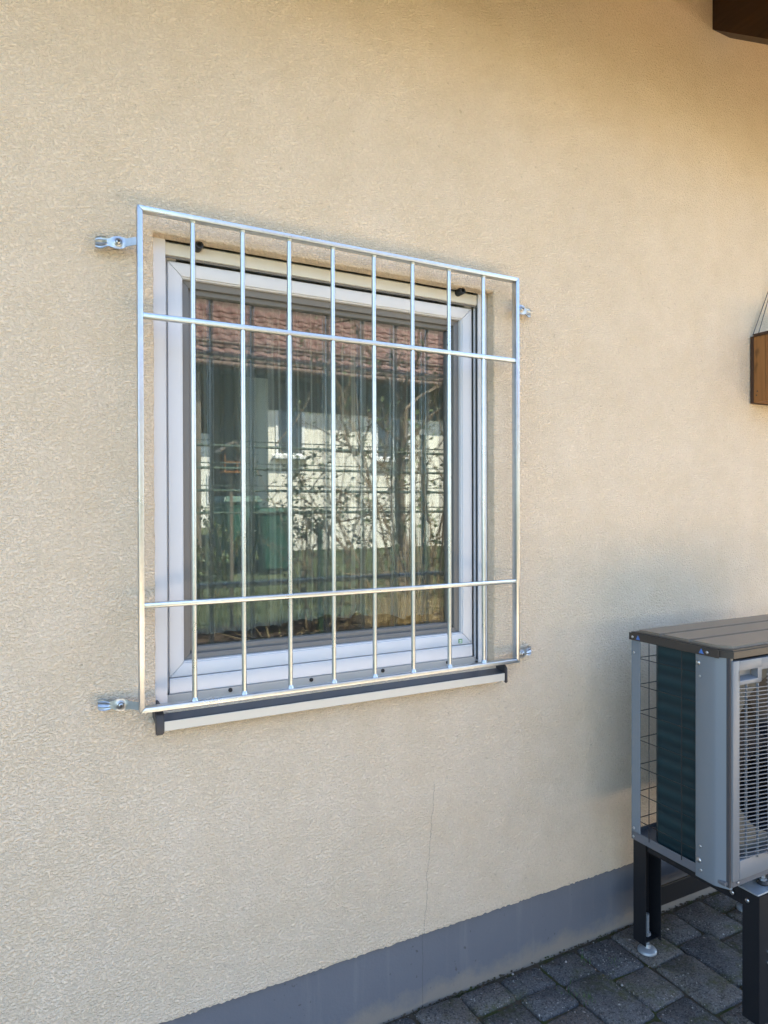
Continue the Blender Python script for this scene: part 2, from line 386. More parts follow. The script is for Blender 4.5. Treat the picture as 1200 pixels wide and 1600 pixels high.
# ------------------------------------------------------------------ the house
house = thing('house', 'cream plastered house wall with grey plinth and dark wooden rafters', 'house', (0, 0, 0))
WX0, WX1, WZ0, WZ1 = .046, 1.041, .958, 2.101
def holed_wall(name, mat, x0, x1, z0, z1, y0, y1, hx0, hx1, hz0, hz1, parent, jag=0.):
    b = B(); bm = b.bm; N = 60; rr = random.Random(3)
    # hole outline, subdivided and slightly uneven, as the plaster edge is
    hole = []
    for (ax, az), (bx, bz) in zip([(hx0, hz0), (hx1, hz0), (hx1, hz1), (hx0, hz1)], [(hx1, hz0), (hx1, hz1), (hx0, hz1), (hx0, hz0)]):
        for i in range(N): hole.append((ax+(bx-ax)*i/N, az+(bz-az)*i/N))
    outer = []
    for (ax, az), (bx, bz) in zip([(x0, z0), (x1, z0), (x1, z1), (x0, z1)], [(x1, z0), (x1, z1), (x0, z1), (x0, z0)]):
        for i in range(N): outer.append((ax+(bx-ax)*i/N, az+(bz-az)*i/N))
    rows = []
    cx, cz = (hx0+hx1)/2, (hz0+hz1)/2
    def j(): return rr.uniform(-jag, jag)
    jj = [(j(), j()) for _ in hole]
    rows.append([bm.verts.new((x, y0, z)) for x, z in outer])
    for grow, y in ((.004, y0), (.0012, y0+.0012), (0, y0+.004)):
        rows.append([bm.verts.new((x+dx+math.copysign(grow, x-cx)*(abs(x-cx) > .98*(hx1-hx0)/2), y, z+dz+math.copysign(grow, z-cz)*(abs(z-cz) > .98*(hz1-hz0)/2))) for (x, z), (dx, dz) in zip(hole, jj)])
    rows.append([bm.verts.new((x, y1, z)) for x, z in hole]); rows.append([bm.verts.new((x, y1, z)) for x, z in outer]); rows.append(rows[0])
    n = len(hole)
    for A, C in zip(rows, rows[1:]):
        for k in range(n): bm.faces.new((A[k], A[(k+1) % n], C[(k+1) % n], C[k]))
    return b.build(name, mat, parent)
holed_wall('wall', 'plaster', -6, 7, .214, 3.40, 0, .036, WX0, WX1, WZ0, WZ1, house, .0011)
wl_ = [o for o in house.children if o.name == 'wall'][0]
e_ = B(); re_ = random.Random(4); es = [(-1.2+i*.007, .2135-re_.uniform(.0, .0045), re_.uniform(-.0012, .0)) for i in range(640)]
e_.poly([p for x, z, y in es for p in ((x, y, .2165), (x, y+.0006, z+.001), (x, .0085, z))], [(3*i+k, 3*i+k+3, 3*i+k+4, 3*i+k+1) for i in range(639) for k in (0, 1)])
e_.build('plaster_edge', 'plaster', wl_)
holed_wall('wall', 'room_wall', -6, 7, -.1, 3.40, .118, .32, .10, .985, 1.03, 2.06, house)
B().box(-6, 7, .009, .116, -.3, .2125, .002).build('plinth', 'plinth_paint', house)
# back, sides, inner room
B().box(-6.2, -6.0, 0, 8, -.3, 3.4).build('wall', 'plaster', house); B().box(7.0, 7.2, 0, 8, -.3, 3.4).build('wall', 'plaster', house); B().box(-6.2, 7.2, 8, 8.2, -.3, 3.4).build('wall', 'plaster', house)
B().box(-6, 7, .32, 8, 2.75, 2.85).build('ceiling', 'room_wall', house); B().box(-6, 7, .32, 8, .0, .1).build('floor', 'room_floor', house)
B().box(-2.6, -2.5, .32, 4.2, .1, 2.75).build('inner_wall', 'room_wall', house); B().box(3.1, 3.2, .32, 4.2, .1, 2.75).build('inner_wall', 'room_wall', house); B().box(-2.6, 3.2, 4.2, 4.3, .1, 2.75).build('inner_wall', 'room_wall', house)
# roof: slopes down outwards with exposed rafters
SL = .77; OV = .57; zb = 3.218
deck = lambda y: zb+.185+SL*y
roof = B().prism([(-OV, deck(-OV)), (4.0, deck(4.0)), (8.9, deck(4.0)-SL*4.9), (8.9, deck(4.0)-SL*4.9+.16), (4.0, deck(4.0)+.16), (-OV, deck(-OV)+.16)], lambda y, z: Vector((-6.9, y, z)), lambda y, z: Vector((7.9, y, z))).build('roof', 'deck_wood', house)
for i in range(-8, 7):
    x = 2.045+i*.86
    B().prism([(-OV+.04, zb+SL*(-OV+.04)), (.6, zb+SL*.6), (.6, zb+SL*.6+.183), (-OV+.04, zb+SL*(-OV+.04)+.183)], lambda y, z: Vector((x, y, z)), lambda y, z: Vector((x+.10, y, z))).build('rafter', 'rafter_wood', roof)
B().tube([(-6.9, -OV-.07, deck(-OV)+.02), (7.9, -OV-.07, deck(-OV)+.02)], .065, 14).build('gutter', 'plate_white', roof, smooth=True)

# window, third level: its pieces
win = B().box(.088, .998, .060, .115, .955, 1.0, .002).build('window', 'white_plastic', house)   # bottom frame member
def frame_ring(name, mat, x0, x1, z0, z1, w, y0, y1, parent, bev=.0025, wb=None):
    wb = wb or w
    for nm, P in (('l', [(x0, z0), (x0+w, z0+wb), (x0+w, z1-w), (x0, z1)]), ('r', [(x1, z0), (x1, z1), (x1-w, z1-w), (x1-w, z0+wb)]), ('t', [(x0, z1), (x0+w, z1-w), (x1-w, z1-w), (x1, z1)]), ('b', [(x0, z0), (x1, z0), (x1-w, z0+wb), (x0+w, z0+wb)])):
        b = B(); b.prism(P, lambda x, z: Vector((x, y0, z)), lambda x, z: Vector((x, y1, z)))
        bmesh.ops.bevel(b.bm, geom=b.bm.edges[:], offset=bev, segments=2, affect='EDGES', profile=.5); b.build(name, mat, parent, smooth=True)
frame_ring('frame', 'white_plastic', .0805, 1.0065, .985, 2.110, .030, .0665, .112, win)
frame_ring('sash', 'white_plastic', .088, .998, 1.024, 2.058, .034, .0560, .0900, win, .003)
frame_ring('sash_step', 'white_plastic', .1165, .9695, 1.0525, 2.0295, .0085, .0610, .0905, win, .0015)
frame_ring('screen_frame', 'grey_sash', .1200, .9660, 1.053, 2.026, .0225, .0740, .110, win, .0015)
frame_ring('glazing_bead', 'grey_sash', .1395, .9465, 1.073, 2.008, .0170, .0860, .112, win, .0025)
B().box(.1525, .9335, .100, .1135, 1.086, 1.995).build('glass', 'window_glass', win)
B().box(.088, .998, .054, .0655, .985, 1.0225, .0015).build('weather_board', 'white_plastic', win)
st = B().box(.947, .9605, .0545, .0559, 1.029, 1.042, .0005, 1).build('sticker', 'sticker_green', win)
B().box(.9495, .9575, .0538, .0544, 1.0365, 1.0395).build('sticker_mark', 'sticker_white', win); B().box(.9495, .9575, .0538, .0544, 1.0312, 1.0345).build('sticker_mark', 'sticker_white', win)
for i in range(4): B().box(.0995, .1045, .0538, .0558, 1.2+i*.21, 1.235+i*.21).build('vent_slot', 'shadow_gap', win) if i == 9 else None

# roller shutter, rolled up
sh = B().box(.079, 1.008, .040, .0535, 2.066, 2.0975, .003).build('roller_shutter', 'cream_slat', house, smooth=True)
B().box(.079, 1.008, .0445, .0500, 2.0615, 2.0658, .0012).build('seal', 'grey_sash', sh)
for x in (.157, .936):
    B().lathe([(.011, 0), (.011, -.024), (.009, -.028), (.006, -.028), (.006, -.018)], (x, .0398, 2.094), 'y', 16).build('stop', 'rubber_black', sh, smooth=True)
for x0, x1, s in ((.0475, .0795, 1), (1.0075, 1.0395, -1)):
    g = B().box(x0, x1, .034, .040, .968, 2.135, .0012).box(x0, x1, .0555, .0625, .968, 2.135, .0012)
    (g.box(x0, x0+.006, .0395, .056, .968, 2.135) if s > 0 else g.box(x1-.006, x1, .0395, .056, .968, 2.135)).build('guide_rail', 'white_plastic', sh)
    xx = (.0715, .0755) if s > 0 else (1.0115, 1.0155)
    B().box(*xx, .0405, .0550, .975, 2.06).build('brush_seal', 'shadow_gap', sh)

# window sill
sl_pts = [(.058, .9615), (-.038, .9490), (-.0420, .9470), (-.0420, .9260), (-.0400, .9260), (-.0400, .9450), (-.037, .9465), (.058, .9590)]
sill = B().prism(sl_pts, lambda y, z: Vector((.057, y, z)), lambda y, z: Vector((1.047, y, z))).build('window_sill', 'sill_top', house)
B().box(.058, 1.046, -.0445, -.0424, .9250, .9475, .0008).build('lip', 'sill_lip', sill)
B().box(.081, 1.006, .0500, .0536, .9600, .9840, .0008).build('upstand', 'sill_upstand', sill)
for x in (.239, .462, .682, .903): B().lathe([(.0055, 0), (.0055, -.002), (.004, -.004), (.0015, -.0045)], (x, .0498, .977), 'y', 12).build('screw', 'rubber_black', sill, smooth=True)
for x0, x1 in ((.0385, .0575), (1.0465, 1.0560)):
    P = [(.030, .981), (-.028, .9745), (-.040, .9690), (-.0465, .9600), (-.0470, .9180), (-.0400, .9180), (-.038, .9450), (.030, .955)]
    b = B().prism(P, lambda y, z: Vector((x0, y, z)), lambda y, z: Vector((x1, y, z))); bmesh.ops.bevel(b.bm, geom=b.bm.edges[:], offset=.0022, segments=2, affect='EDGES'); b.build('end_cap', 'sill_cap', sill, smooth=True)

# curtain: sheer, in soft uneven folds
cb = B(); NX, NZ = 260, 14; rc = random.Random(5); ph = [rc.uniform(0, 6) for _ in range(6)]
def cy(x, t): 
    return .235+.030*math.sin(x*46+2.4*math.sin(x*7+ph[0])+ph[1])*(.75+.25*math.sin(x*11+ph[2]))+.007*math.sin(x*141+ph[3]+t*.5)+.004*math.sin(x*260+ph[4])
cvs = []
for j in range(NZ+1):
    t = j/NZ
    for i in range(NX+1):
        x = .06+.98*i/NX; y = cy(x+.004*math.sin(t*3+x*5), t); z = 2.05-t*(2.05-1.103+.006*math.sin(x*64+ph[1])+.01*math.sin(x*9+ph[5])); cvs.append((x, y, z))
cb.poly(cvs, [(j*(NX+1)+i, j*(NX+1)+i+1, (j+1)*(NX+1)+i+1, (j+1)*(NX+1)+i) for j in range(NZ) for i in range(NX)])
cur = cb.build('curtain', 'sheer_fabric', base=(.55, .235, 1.1), smooth='all', weld=False)
tag(cur, 'sheer white curtain hanging in folds behind the window glass', 'curtain')
hb = B(); hv = []
for j in range(3):
    for i in range(NX+1):
        x = .06+.98*i/NX; zb_ = 2.05-(2.05-1.103+.006*math.sin(x*64+ph[1])+.01*math.sin(x*9+ph[5])); hv.append((x, cy(x+.004*math.sin(3+x*5), 1)-.0015, zb_+.016*j))
hb.poly(hv, [(j*(NX+1)+i, j*(NX+1)+i+1, (j+1)*(NX+1)+i+1, (j+1)*(NX+1)+i) for j in range(2) for i in range(NX)]).build('hem', 'sheer_fabric', cur, smooth='all', weld=False)
B().tube([(.02, .235, 2.065), (1.08, .235, 2.065)], .008, 8).build('curtain_rod', 'white_plastic', cur, smooth=True)

# ------------------------------------------------------------------ window grille
GZ, GH, GW = .980, 1.15, 1.0838
gr = thing('window_grille', 'galvanised steel security grille of eight upright rods mounted over the window', 'window grille', (GW/2, -.059, GZ))
T, YF, YB = .0120, -.069, -.047
frame_ring('frame_bar', 'galvanised_steel', 0, GW, GZ, GZ+GH, T, YF, YB, gr, .0018)
for z in (GZ+.786*GH, GZ+.212*GH):
    B().box(T-.001, GW-T+.001, YF+.0025, YB-.003, z-.0062, z+.0062, .0025).build('cross_bar', 'galvanised_steel', gr, smooth=True)
    for x, s in ((T, 1), (GW-T, -1)): B().lathe([(.0075, -s*.001), (.0088, s*.001), (.0072, s*.005), (.0062, s*.0075)], (x, -.058, z), 'x', 12).build('weld', 'galvanised_steel', gr, smooth=True)
for i in range(8):
    x = T/2+(GW-T)*(i+1)/9
    b = B().tube([(x, -.0585, GZ+.010), (x, -.0585, GZ+GH-.010)], .0059, 14); b.build('rod', 'galvanised_steel', gr, smooth=True)
    B().lathe([(.0092, 0), (.0085, .0025), (.0070, .006), (.0060, .0085)], (x, -.0585, GZ+T-.0005), 'z', 12).build('weld', 'galvanised_steel', gr, smooth=True)
    B().lathe([(.0060, -.006), (.0070, -.0035), (.0080, 0)], (x, -.0585, GZ+GH-T+.0005), 'z', 12).build('weld', 'galvanised_steel', gr, smooth=True)
# wall brackets: a strap with an eye and a fluted, fanned end
def bracket(x, z, s, tilt):
    N = 26; L = .086
    def half(u):
        if u < .022: return .0090
        if u < .056: return .0090+.0052*math.sin((u-.022)/.034*math.pi)**.8
        if u < .060: return .0082
        return .0084+.0056*math.sin(min(1, (u-.060)/.016)*math.pi/2)*(1 if u < .074 else math.sqrt(max(0, 1-((u-.074)/.0125)**2)))
    def yo(u): return -.054+.026*min(1, max(0, (u+.002)/.030))+.012*min(1, max(0, (u-.050)/.022))-.0035*math.sin(min(1, max(0, (u-.056)/.03))*math.pi)
    b = B(); bm = b.bm; tk = .0042; W = 10; top = []; bot = []
    for i in range(N+1):
        u = -.006+(L+.006)*i/N; h = max(half(u), .0012); rt_, rb_ = [], []
        for k in range(W+1):
            w = -1+2*k/W; fl = (.0016*math.cos(w*9) if u > .062 else 0); ey = -.0018*math.exp(-(((u-.039)/.011)**2+(w*h/.009)**2)**3) if .02 < u < .06 else 0
            zz = z+w*h+tilt*u; rt_.append(bm.verts.new((x+s*u, yo(u)-tk+fl+ey, zz))); rb_.append(bm.verts.new((x+s*u, yo(u)+fl*.3, zz)))
        top.append(rt_); bot.append(rb_)
    for i in range(N):
        for k in range(W):
            bm.faces.new((top[i][k], top[i][k+1], top[i+1][k+1], top[i+1][k])); bm.faces.new((bot[i][k], bot[i+1][k], bot[i+1][k+1], bot[i][k+1]))
        bm.faces.new((top[i][0], top[i+1][0], bot[i+1][0], bot[i][0])); bm.faces.new((top[i][W], bot[i][W], bot[i+1][W], top[i+1][W]))
    for e in (0, N):
        for k in range(W): bm.faces.new((top[e][k], bot[e][k], bot[e][k+1], top[e][k+1]))
    o = b.build('bracket', 'zinc_matte', gr, smooth=True)
    xs = x+s*.039; zs = z+tilt*.039
    B().lathe([(.0088, 0), (.0088, -.0022), (.0074, -.0030), (.0066, -.0020), (.0060, -.0030), (.0052, -.0062), (.0030, -.0078), (.0006, -.0082)], (xs, yo(.039)-tk-.0012, zs), 'y', 18).build('bolt', 'screw_steel', o, smooth=True)
    B().lathe([(.0030, 0), (.0030, -.0012), (.0004, -.0013)], (xs, yo(.039)-tk-.0086, zs), 'y', 6).build('bolt_socket', 'rubber_black', o)
    B().lathe([(.0075, 0), (.0075, .034)], (xs, -.0290, zs), 'y', 12).build('spacer', 'galvanised_steel', o, smooth=True)
for x, s in ((.003, -1), (GW-.003, 1)):
    bracket(x, 2.053, s, -.08); bracket(x, .994, s, .08)

# ------------------------------------------------------------------ heat pump
X0, X1 = 1.400, 2.200; YBk, YFr = -.205, -.530; Z0, Z1 = .443, 1.050
hp = thing('heat_pump', 'grey outdoor heat pump with brown ribbed lid and dark fins', 'heat pump', (1.8, -.37, Z0))
bp = B().box(X0+.002, X1, YFr+.012, YBk, Z0, Z0+.010, .002).box(X0, X0+.003, -.470, YBk, Z0-.004, Z0+.022, .001).box(X0+.003, X1, YBk-.003, YBk, Z0-.004, Z0+.022).build('base_pan', 'case_side', hp)
# rear corner post (angle)
B().box(X0, X0+.003, -.238, YBk, Z0+.018, Z1-.002, .0008).box(X0+.003, X0+.020, YBk-.003, YBk, Z0+.018, Z1-.002).build('corner_post', 'case_grey', hp)
B().box(X1-.020, X1, -.238, YBk, Z0+.018, Z1-.002, .001).build('corner_post', 'case_grey', hp)
# coil, L-shaped
B().prism([(X0+.016, -.430), (X0+.016, -.290), (X0+.030, -.272), (X1-.03, -.272), (X1-.03, -.300), (X0+.05, -.300), (X0+.044, -.306), (X0+.044, -.430)], lambda x, y: Vector((x, y, Z0+.012)), lambda x, y: Vector((x, y, Z1-.004))).build('coil', 'coil_fins', hp)
# wire guard
for k in range(7):
    z = Z0+.055+k*.0815
    B().tube([(X0+.0015, -.236, z+.004), (X0+.0015, -.440, z+.004)], .0012, 6).build('guard_wire', 'wire_black', hp)
    B().tube([(X0+.008, YBk-.006, z), (X1-.01, YBk-.006, z)], .0014, 6).build('guard_wire', 'wire_black', hp)
for y in (-.272, -.385): B().tube([(X0-.0008, y, Z0+.012), (X0-.0008, y, Z1-.002)], .0013, 6).build('guard_wire', 'wire_black', hp)
for k in range(1, 6): B().tube([(X0+.06+k*.13, YBk-.0085, Z0+.012), (X0+.06+k*.13, YBk-.0085, Z1-.002)], .0013, 6).build('guard_wire', 'wire_black', hp)
# left side sheet wrapping round the front corner
P = [(X0-.0012, -.432), (X0-.0012, -.482), (X0-.0009, -.4890), (X0+.0004, -.4930), (X0+.0150, -.5195), (X0+.0172, -.5225), (X0+.0205, -.5240), (X0+.0225, -.5240)]
Q = [(x+.002+.0005*i, y+.003) for i, (x, y) in enumerate(P)]
b = B(); b.prism(P+Q[::-1], lambda x, y: Vector((x, y, Z0-.010)), lambda x, y: Vector((x, y, Z1)))
b.build('side_panel', 'case_grey', hp, smooth=True)
for y, z, r in ((-.438, Z1-.030, .007), (-.444, Z1-.066, .0038), (-.445, Z0+.076, .0042), (-.441, Z0+.037, .0075), (-.447, Z0+.012, .0042)):
    screw('screw', (X0-.0005, y, z), r, 'x', hp)
# front panel with grille opening
XF = X0+.018
fp = B().box(XF, XF+.0275, YFr, YFr+.02, Z0+.012, Z1-.012, .003)
fp.box(XF+.0265, 1.537, YFr, YFr+.02, .972, .984, .0015).box(XF+.0265, 1.537, YFr, YFr+.02, 1.010, Z1-.013, .002).box(XF+.0265, 1.4400, YFr, YFr+.02, .983, 1.011).box(1.520, 1.537, YFr, YFr+.02, .983, 1.011).box(1.536, X1-.22, YFr, YFr+.02, 1.004, Z1-.013, .002).box(XF+.0265, X1-.22, YFr-.001, YFr+.02, Z0+.012, Z0+.064, .003).box(X1-.22, X1, YFr, YFr+.03, Z0+.012, Z1-.012, .003)
fpo = fp.build('front_panel', 'case_front', hp, smooth=True)
B().box(XF-.006, XF+.001, YFr+.006, YFr+.02, Z0-.004, Z1-.003).build('panel_gap', 'shadow_gap', fpo)
B().box(XF+.002, X1, YFr+.006, YFr+.03, Z0-.006, Z0+.0125, .001).build('base_rail', 'case_side', hp)
screw('screw', (XF+.026, YFr+.004, Z0+.004), .0035, 'y', hp)
# handle recess
B().poly([(1.440, YFr+.002, .984), (1.520, YFr+.002, .984), (1.520, YFr+.022, .990), (1.440, YFr+.022, .990), (1.520, YFr+.022, 1.010), (1.440, YFr+.022, 1.010)], [(0, 1, 2, 3), (3, 2, 4, 5)]).build('handle_recess', 'case_front', fpo)
# curved slats
slat_pts = lambda x: YFr+.004-.030*math.sin(math.pi*min(1, max(0, (x-(XF+.0275))/(X1-.24-XF-.0275))))**.8
def slat(x0, x1, z):
    xs = [x0+(x1-x0)*i/18 for i in range(19)]; b = B(); V = []
    for x in xs: V.append([b.bm.verts.new((x, slat_pts(x)+dy, z+dz)) for dy, dz in ((0, -.0010), (0, .0010), (.0030, .0008), (.0030, -.0010))])
    for A, C in zip(V, V[1:]):
        for k in range(4): b.bm.faces.new((A[k], A[(k+1) % 4], C[(k+1) % 4], C[k]))
    b.build('slat', 'case_front', hp, smooth=False)
z = Z0+.070
while z < 1.002:
    slat(XF+.0275 if z < .970 else 1.537, X1-.22, z); z += .0107
for x in (1.474, 1.512, 1.552, 1.60, 1.65, 1.70, 1.75, 1.80, 1.85, 1.90, 1.95):
    B().box(x, x+.0022, slat_pts(x)+.004, slat_pts(x)+.010, Z0+.06, .972 if x < 1.53 else 1.004).build('grille_rib', 'case_front', hp)
# fan and shroud behind the grille
FC = (1.715, .742); FRr = .235
b = B(); n = 40; A = []; C = []
sq = lambda a: max(abs(math.cos(a)), abs(math.sin(a)))
for k in range(n):
    a = 2*math.pi*k/n; A.append(b.bm.verts.new((FC[0]+FRr*math.cos(a), -.478, FC[1]+FRr*math.sin(a)))); C.append(b.bm.verts.new((FC[0]+.285*math.cos(a)/sq(a), -.500, FC[1]+.285*math.sin(a)/sq(a))))
for k in range(n): b.bm.faces.new((A[k], A[(k+1) % n], C[(k+1) % n], C[k]))
b.build('shroud', 'shroud', hp)
fan = B().lathe([(.055, -.03), (.06, 0), (.06, .05)], (FC[0], -.46, FC[1]), 'y', 24).build('fan', 'fan_black', hp, smooth=True)
for k in range(3):
    a0 = 2*math.pi*k/3+.5; vsv = []; nr, na = 5, 8
    for i in range(nr+1):
        rr_ = .05+(.222-.05)*i/nr
        for j in range(na+1):
            a = a0+(j/na)*(1.25+.3*i/nr); vsv.append((FC[0]+rr_*math.cos(a), -.475+.07*(j/na), FC[1]+rr_*math.sin(a)))
    B().poly(vsv, [(i*(na+1)+j, i*(na+1)+j+1, (i+1)*(na+1)+j+1, (i+1)*(na+1)+j) for i in range(nr) for j in range(na)]).build('blade', 'fan_black', fan, smooth='all')
B().box(X0+.05, X1-.05, -.330, -.325, Z0+.012, Z1-.01).build('inner_bulkhead', 'fan_black', hp)
B().box(X1-.003, X1, -.50, -.24, Z0, Z1, .001).build('side_panel', 'case_grey', hp)
# lid
lid = B(); lz = Z1-.004
LP = [(X0-.004, YBk+.004), (X0-.004, -.492), (X0+.016, YFr-.003), (X1+.004, YFr-.003), (X1+.004, YBk+.004)]
lid.prism(LP, lambda x, y: Vector((x, y, lz)), lambda x, y: Vector((x, y, lz+.022)))
bmesh.ops.bevel(lid.bm, geom=[e for e in lid.bm.edges if all(v.co.z > lz+.01 for v in e.verts)], offset=.004, segments=2, affect='EDGES')
lo = lid.build('lid', 'lid_edge', hp, smooth=True)
ys = [YBk-.012, -.300, -.306, -.398, -.404, YFr+.014]
for k in range(3):
    ya, yb2 = ys[2*k], ys[2*k+1]; pw = [(X0+.012, ya), (X0+.012, yb2 if k < 2 else yb2+.030), (X0+.034 if k == 2 else X0+.012, yb2), (X1-.012, yb2), (X1-.012, ya)]
    if k < 2: del pw[2]
    b = B().prism(pw, lambda x, y: Vector((x, y, lz+.0215)), lambda x, y: Vector((x, y, lz+.0285))); bmesh.ops.bevel(b.bm, geom=[e for e in b.bm.edges if all(v.co.z > lz+.025 for v in e.verts)], offset=.004, segments=2, affect='EDGES'); b.build('lid_rib', 'lid_brown', lo, smooth=True)
B().box(X0-.006, X0-.0035, YFr+.026, YBk+.004, lz-.002, lz+.020, .0008).build('lid_skirt', 'lid_edge', lo)
for y in (-.215, -.470): screw('screw', (X0-.0062, y, lz+.008), .0042, 'x', lo)
screw('screw', (X0-.0008, -.216, lz-.040), .0042, 'x', hp); screw('screw', (X0-.0008, -.216, Z0+.032), .0045, 'x', hp); screw('screw', (X0-.0008, -.214, Z0+.006), .0038, 'x', hp)
for y in (-.236, -.452):
    B().poly([(X0-.0066, y+.008, lz+.002), (X0-.0066, y-.008, lz+.002), (X0-.0066, y, lz+.016), (X0-.0072, y, lz+.005)], [(0, 1, 3), (1, 2, 3), (2, 0, 3)]).build('sticker', 'sticker_blue', lo)
# mounting feet with rubber buffer and bolt
for x in (1.560, 2.04):
    for y in (-.500, -.185):
        f = B().box(x-.045, x+.055, y-.035, y+.035, .394, .399, .0015).box(x-.02, x+.03, y+(.03 if y < -.3 else -.04), y+(.05 if y < -.3 else -.02), .399, Z0+.001).build('mounting_foot', 'plate_white', hp)
        B().lathe([(.015, 0), (.016, .005), (.012, .010)], (x+.022, y-.004, .3985), 'z', 16).build('washer', 'rubber_black', f, smooth=True)
        B().lathe([(.0095, 0), (.0095, .007), (.006, .008), (.006, .018), (.004, .020)], (x+.022, y-.004, .408), 'z', 6).build('bolt', 'screw_steel', f)

# stand
sd = thing('equipment_stand', 'black steel stand on round screw feet under the heat pump', 'stand', (1.8, -.33, 0))
def leg(x, y, front):
    w = .072; o1 = B().box(x, x+.003, y-.025, y+.025, .040, .392, .0008).box(x+w-.003, x+w, y-.025, y+.025, .040, .392, .0008)
    (o1.box(x+.003, x+w-.003, y-.025, y-.022, .040, .392) if front else o1.box(x+.003, x+w-.003, y+.022, y+.025, .040, .392)); o1.box(x+.003, x+w-.003, y-.02, y+.02, .048, .052)
    o = o1.build('leg', 'stand_black', sd)
    cx = x+w/2
    B().tube([(cx, y, .018), (cx, y, .125)], .0062, 10).lathe([(.011, .056), (.011, .066)], (cx, y, 0), 'z', 6).build('threaded_rod', 'plate_white', o, smooth=True)
    B().lathe([(.029, -.006), (.030, .001), (.030, .008), (.027, .012), (.012, .017), (.009, .028)], (cx, y, 0), 'z', 28).build('foot_pad', 'plate_white', o, smooth=True)
    for z in (.205, .235): B().lathe([(.004, 0), (.004, -.004), (.001, -.005)], (x+w*.5, y-.0255 if front else y+.021, z), 'y', 10).build('bolt', 'screw_steel' if front else 'rubber_black', o)
for x in (1.520, 2.020):
    leg(x, -.128, False); leg(x, -.510, True)
    B().box(x+.004, x+.068, -.483, -.155, .345, .390, .002).build('side_beam', 'stand_black', sd)
    for y in (-.455, -.500): screw('bolt', (x-.0005, y, .366), .0065, 'x', sd)
B().box(1.594, 2.018, -.112, -.104, .118, .182, .0015).build('rear_beam', 'stand_black', sd)

# ------------------------------------------------------------------ wooden box hung on the wall by cords
bx = thing('hanging_wooden_box', 'small brown wooden box hung on the wall by thin cords', 'wooden box', (2.42, -.07, 1.842))
BX0, BX1, BY0, BY1, BZ0, BZ1 = 2.262, 2.60, -.150, -.004, 1.846, 2.098
B().box(BX0, BX1, BY1-.012, BY1, BZ0-.003, BZ1+.004, .001).build('back_board', 'dark_trim_wood', bx)
B().box(BX0+.001, BX0+.016, -.062, BY1-.0125, BZ0, BZ1, .0012).box(BX0+.001, BX0+.016, BY0, -.0635, BZ0, BZ1, .0012).build('side_board', 'honey_wood', bx)
B().box(BX1-.016, BX1-.001, BY0, BY1-.0125, BZ0, BZ1, .0012).build('side_board', 'honey_wood', bx)
B().box(BX0+.0165, BX1-.0165, BY0, BY0+.014, BZ0, BZ1, .0012).build('front_board', 'honey_wood', bx)
B().box(BX0-.002, BX1+.002, BY0-.003, BY1-.0125, BZ1+.0005, BZ1+.012, .0015).build('top_board', 'dark_trim_wood', bx)
B().box(BX0+.0165, BX1-.0165, BY0+.0145, BY1-.0125, BZ0, BZ0+.012).build('bottom_board', 'honey_wood', bx)
nx_, nz_ = 2.43, 2.43
for dx, dy in ((.006, -.010), (.020, -.022)):
    B().tube([(BX0+dx, dy, BZ1+.010), (nx_-.002, -.016, nz_), (nx_+.002, -.016, nz_), (BX1-dx, dy, BZ1+.010)], .0019, 6).build('cord', 'cord', bx, smooth=True)
B().lathe([(.006, -.022), (.006, -.019), (.002, -.019), (.002, .01)], (nx_, 0, nz_), 'y', 10).build('nail', 'screw_steel', bx)
for z in (1.873, 1.888): B().lathe([(.0028, -.0008), (.0028, .001)], (BX0+.001, -.028-.004*(z > 1.88), z), 'x', 8).build('nail', 'rubber_black', bx)

# ------------------------------------------------------------------ garden behind the camera (it shows in the window glass)
# neighbour's house
nh = thing('neighbour_house', 'pale house with red tiled roof mirrored in the window glass', 'house', (7, -13, .4))
b = B(); b.box(4.0, 12.6, -15.2, -11, .2, 4.25); 
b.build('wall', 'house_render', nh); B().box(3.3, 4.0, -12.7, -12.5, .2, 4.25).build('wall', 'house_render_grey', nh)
B().box(4.0, 12.6, -11.0, -10.975, 3.36, 4.25).build('eave_shade_strip', 'soffit', nh)  # dark strip painted in as the eave's shadow on the upper wall
for x0, x1 in ((4.15, 4.75), (6.35, 7.2), (9.2, 10.2)):
    w = B().box(x0, x1, -11.0, -10.985, 2.47, 3.55).build('window', 'house_window_white', nh)
    B().box(x0+.06, (x0+x1)/2-.02, -10.984, -10.978, 2.53, 3.49).build('pane', 'far_glass', w); B().box((x0+x1)/2+.02, x1-.06, -10.984, -10.978, 2.53, 3.49).build('pane', 'far_glass', w)
    B().box(x0-.06, x1+.06, -11.0, -10.86, 2.40, 2.465, .01).build('sill', 'house_window_white', w)
RS = math.tan(R(34)); EY, EZ = -10.62, 4.12
B().prism([(EY, EZ), (-14.2, EZ+RS*(-EY*-1+14.2) if False else EZ+RS*(14.2+EY)), (-18.3, EZ+RS*(14.2+EY)-RS*4.1), (-18.3, EZ+RS*(14.2+EY)-RS*4.1-.15), (-14.2, EZ+RS*(14.2+EY)-.15), (EY, EZ-.13)], lambda y, z: Vector((1.0, y, z)), lambda y, z: Vector((13.2, y, z))).build('roof', 'roof_dark', nh)
nroof = [o for o in bpy.data.objects if o.parent == nh and o.name.startswith('roof')][0]
B().box(1.1, 13.1, -11.0, EY+.03, EZ-.16, EZ-.131).build('soffit', 'soffit', nroof)
B().tube([(1.0, EY+.06, EZ-.05), (13.2, EY+.06, EZ-.05)], .06, 10).build('gutter', 'roof_dark', nroof, smooth=True)
tb = B(); NW = 10; tw, tl = .32, .40; A = []; C = []; D_ = []
prof = [(tw*i/NW, .030*(math.sin(2*math.pi*i/NW-.6)*.5+.5)) for i in range(NW+1)]
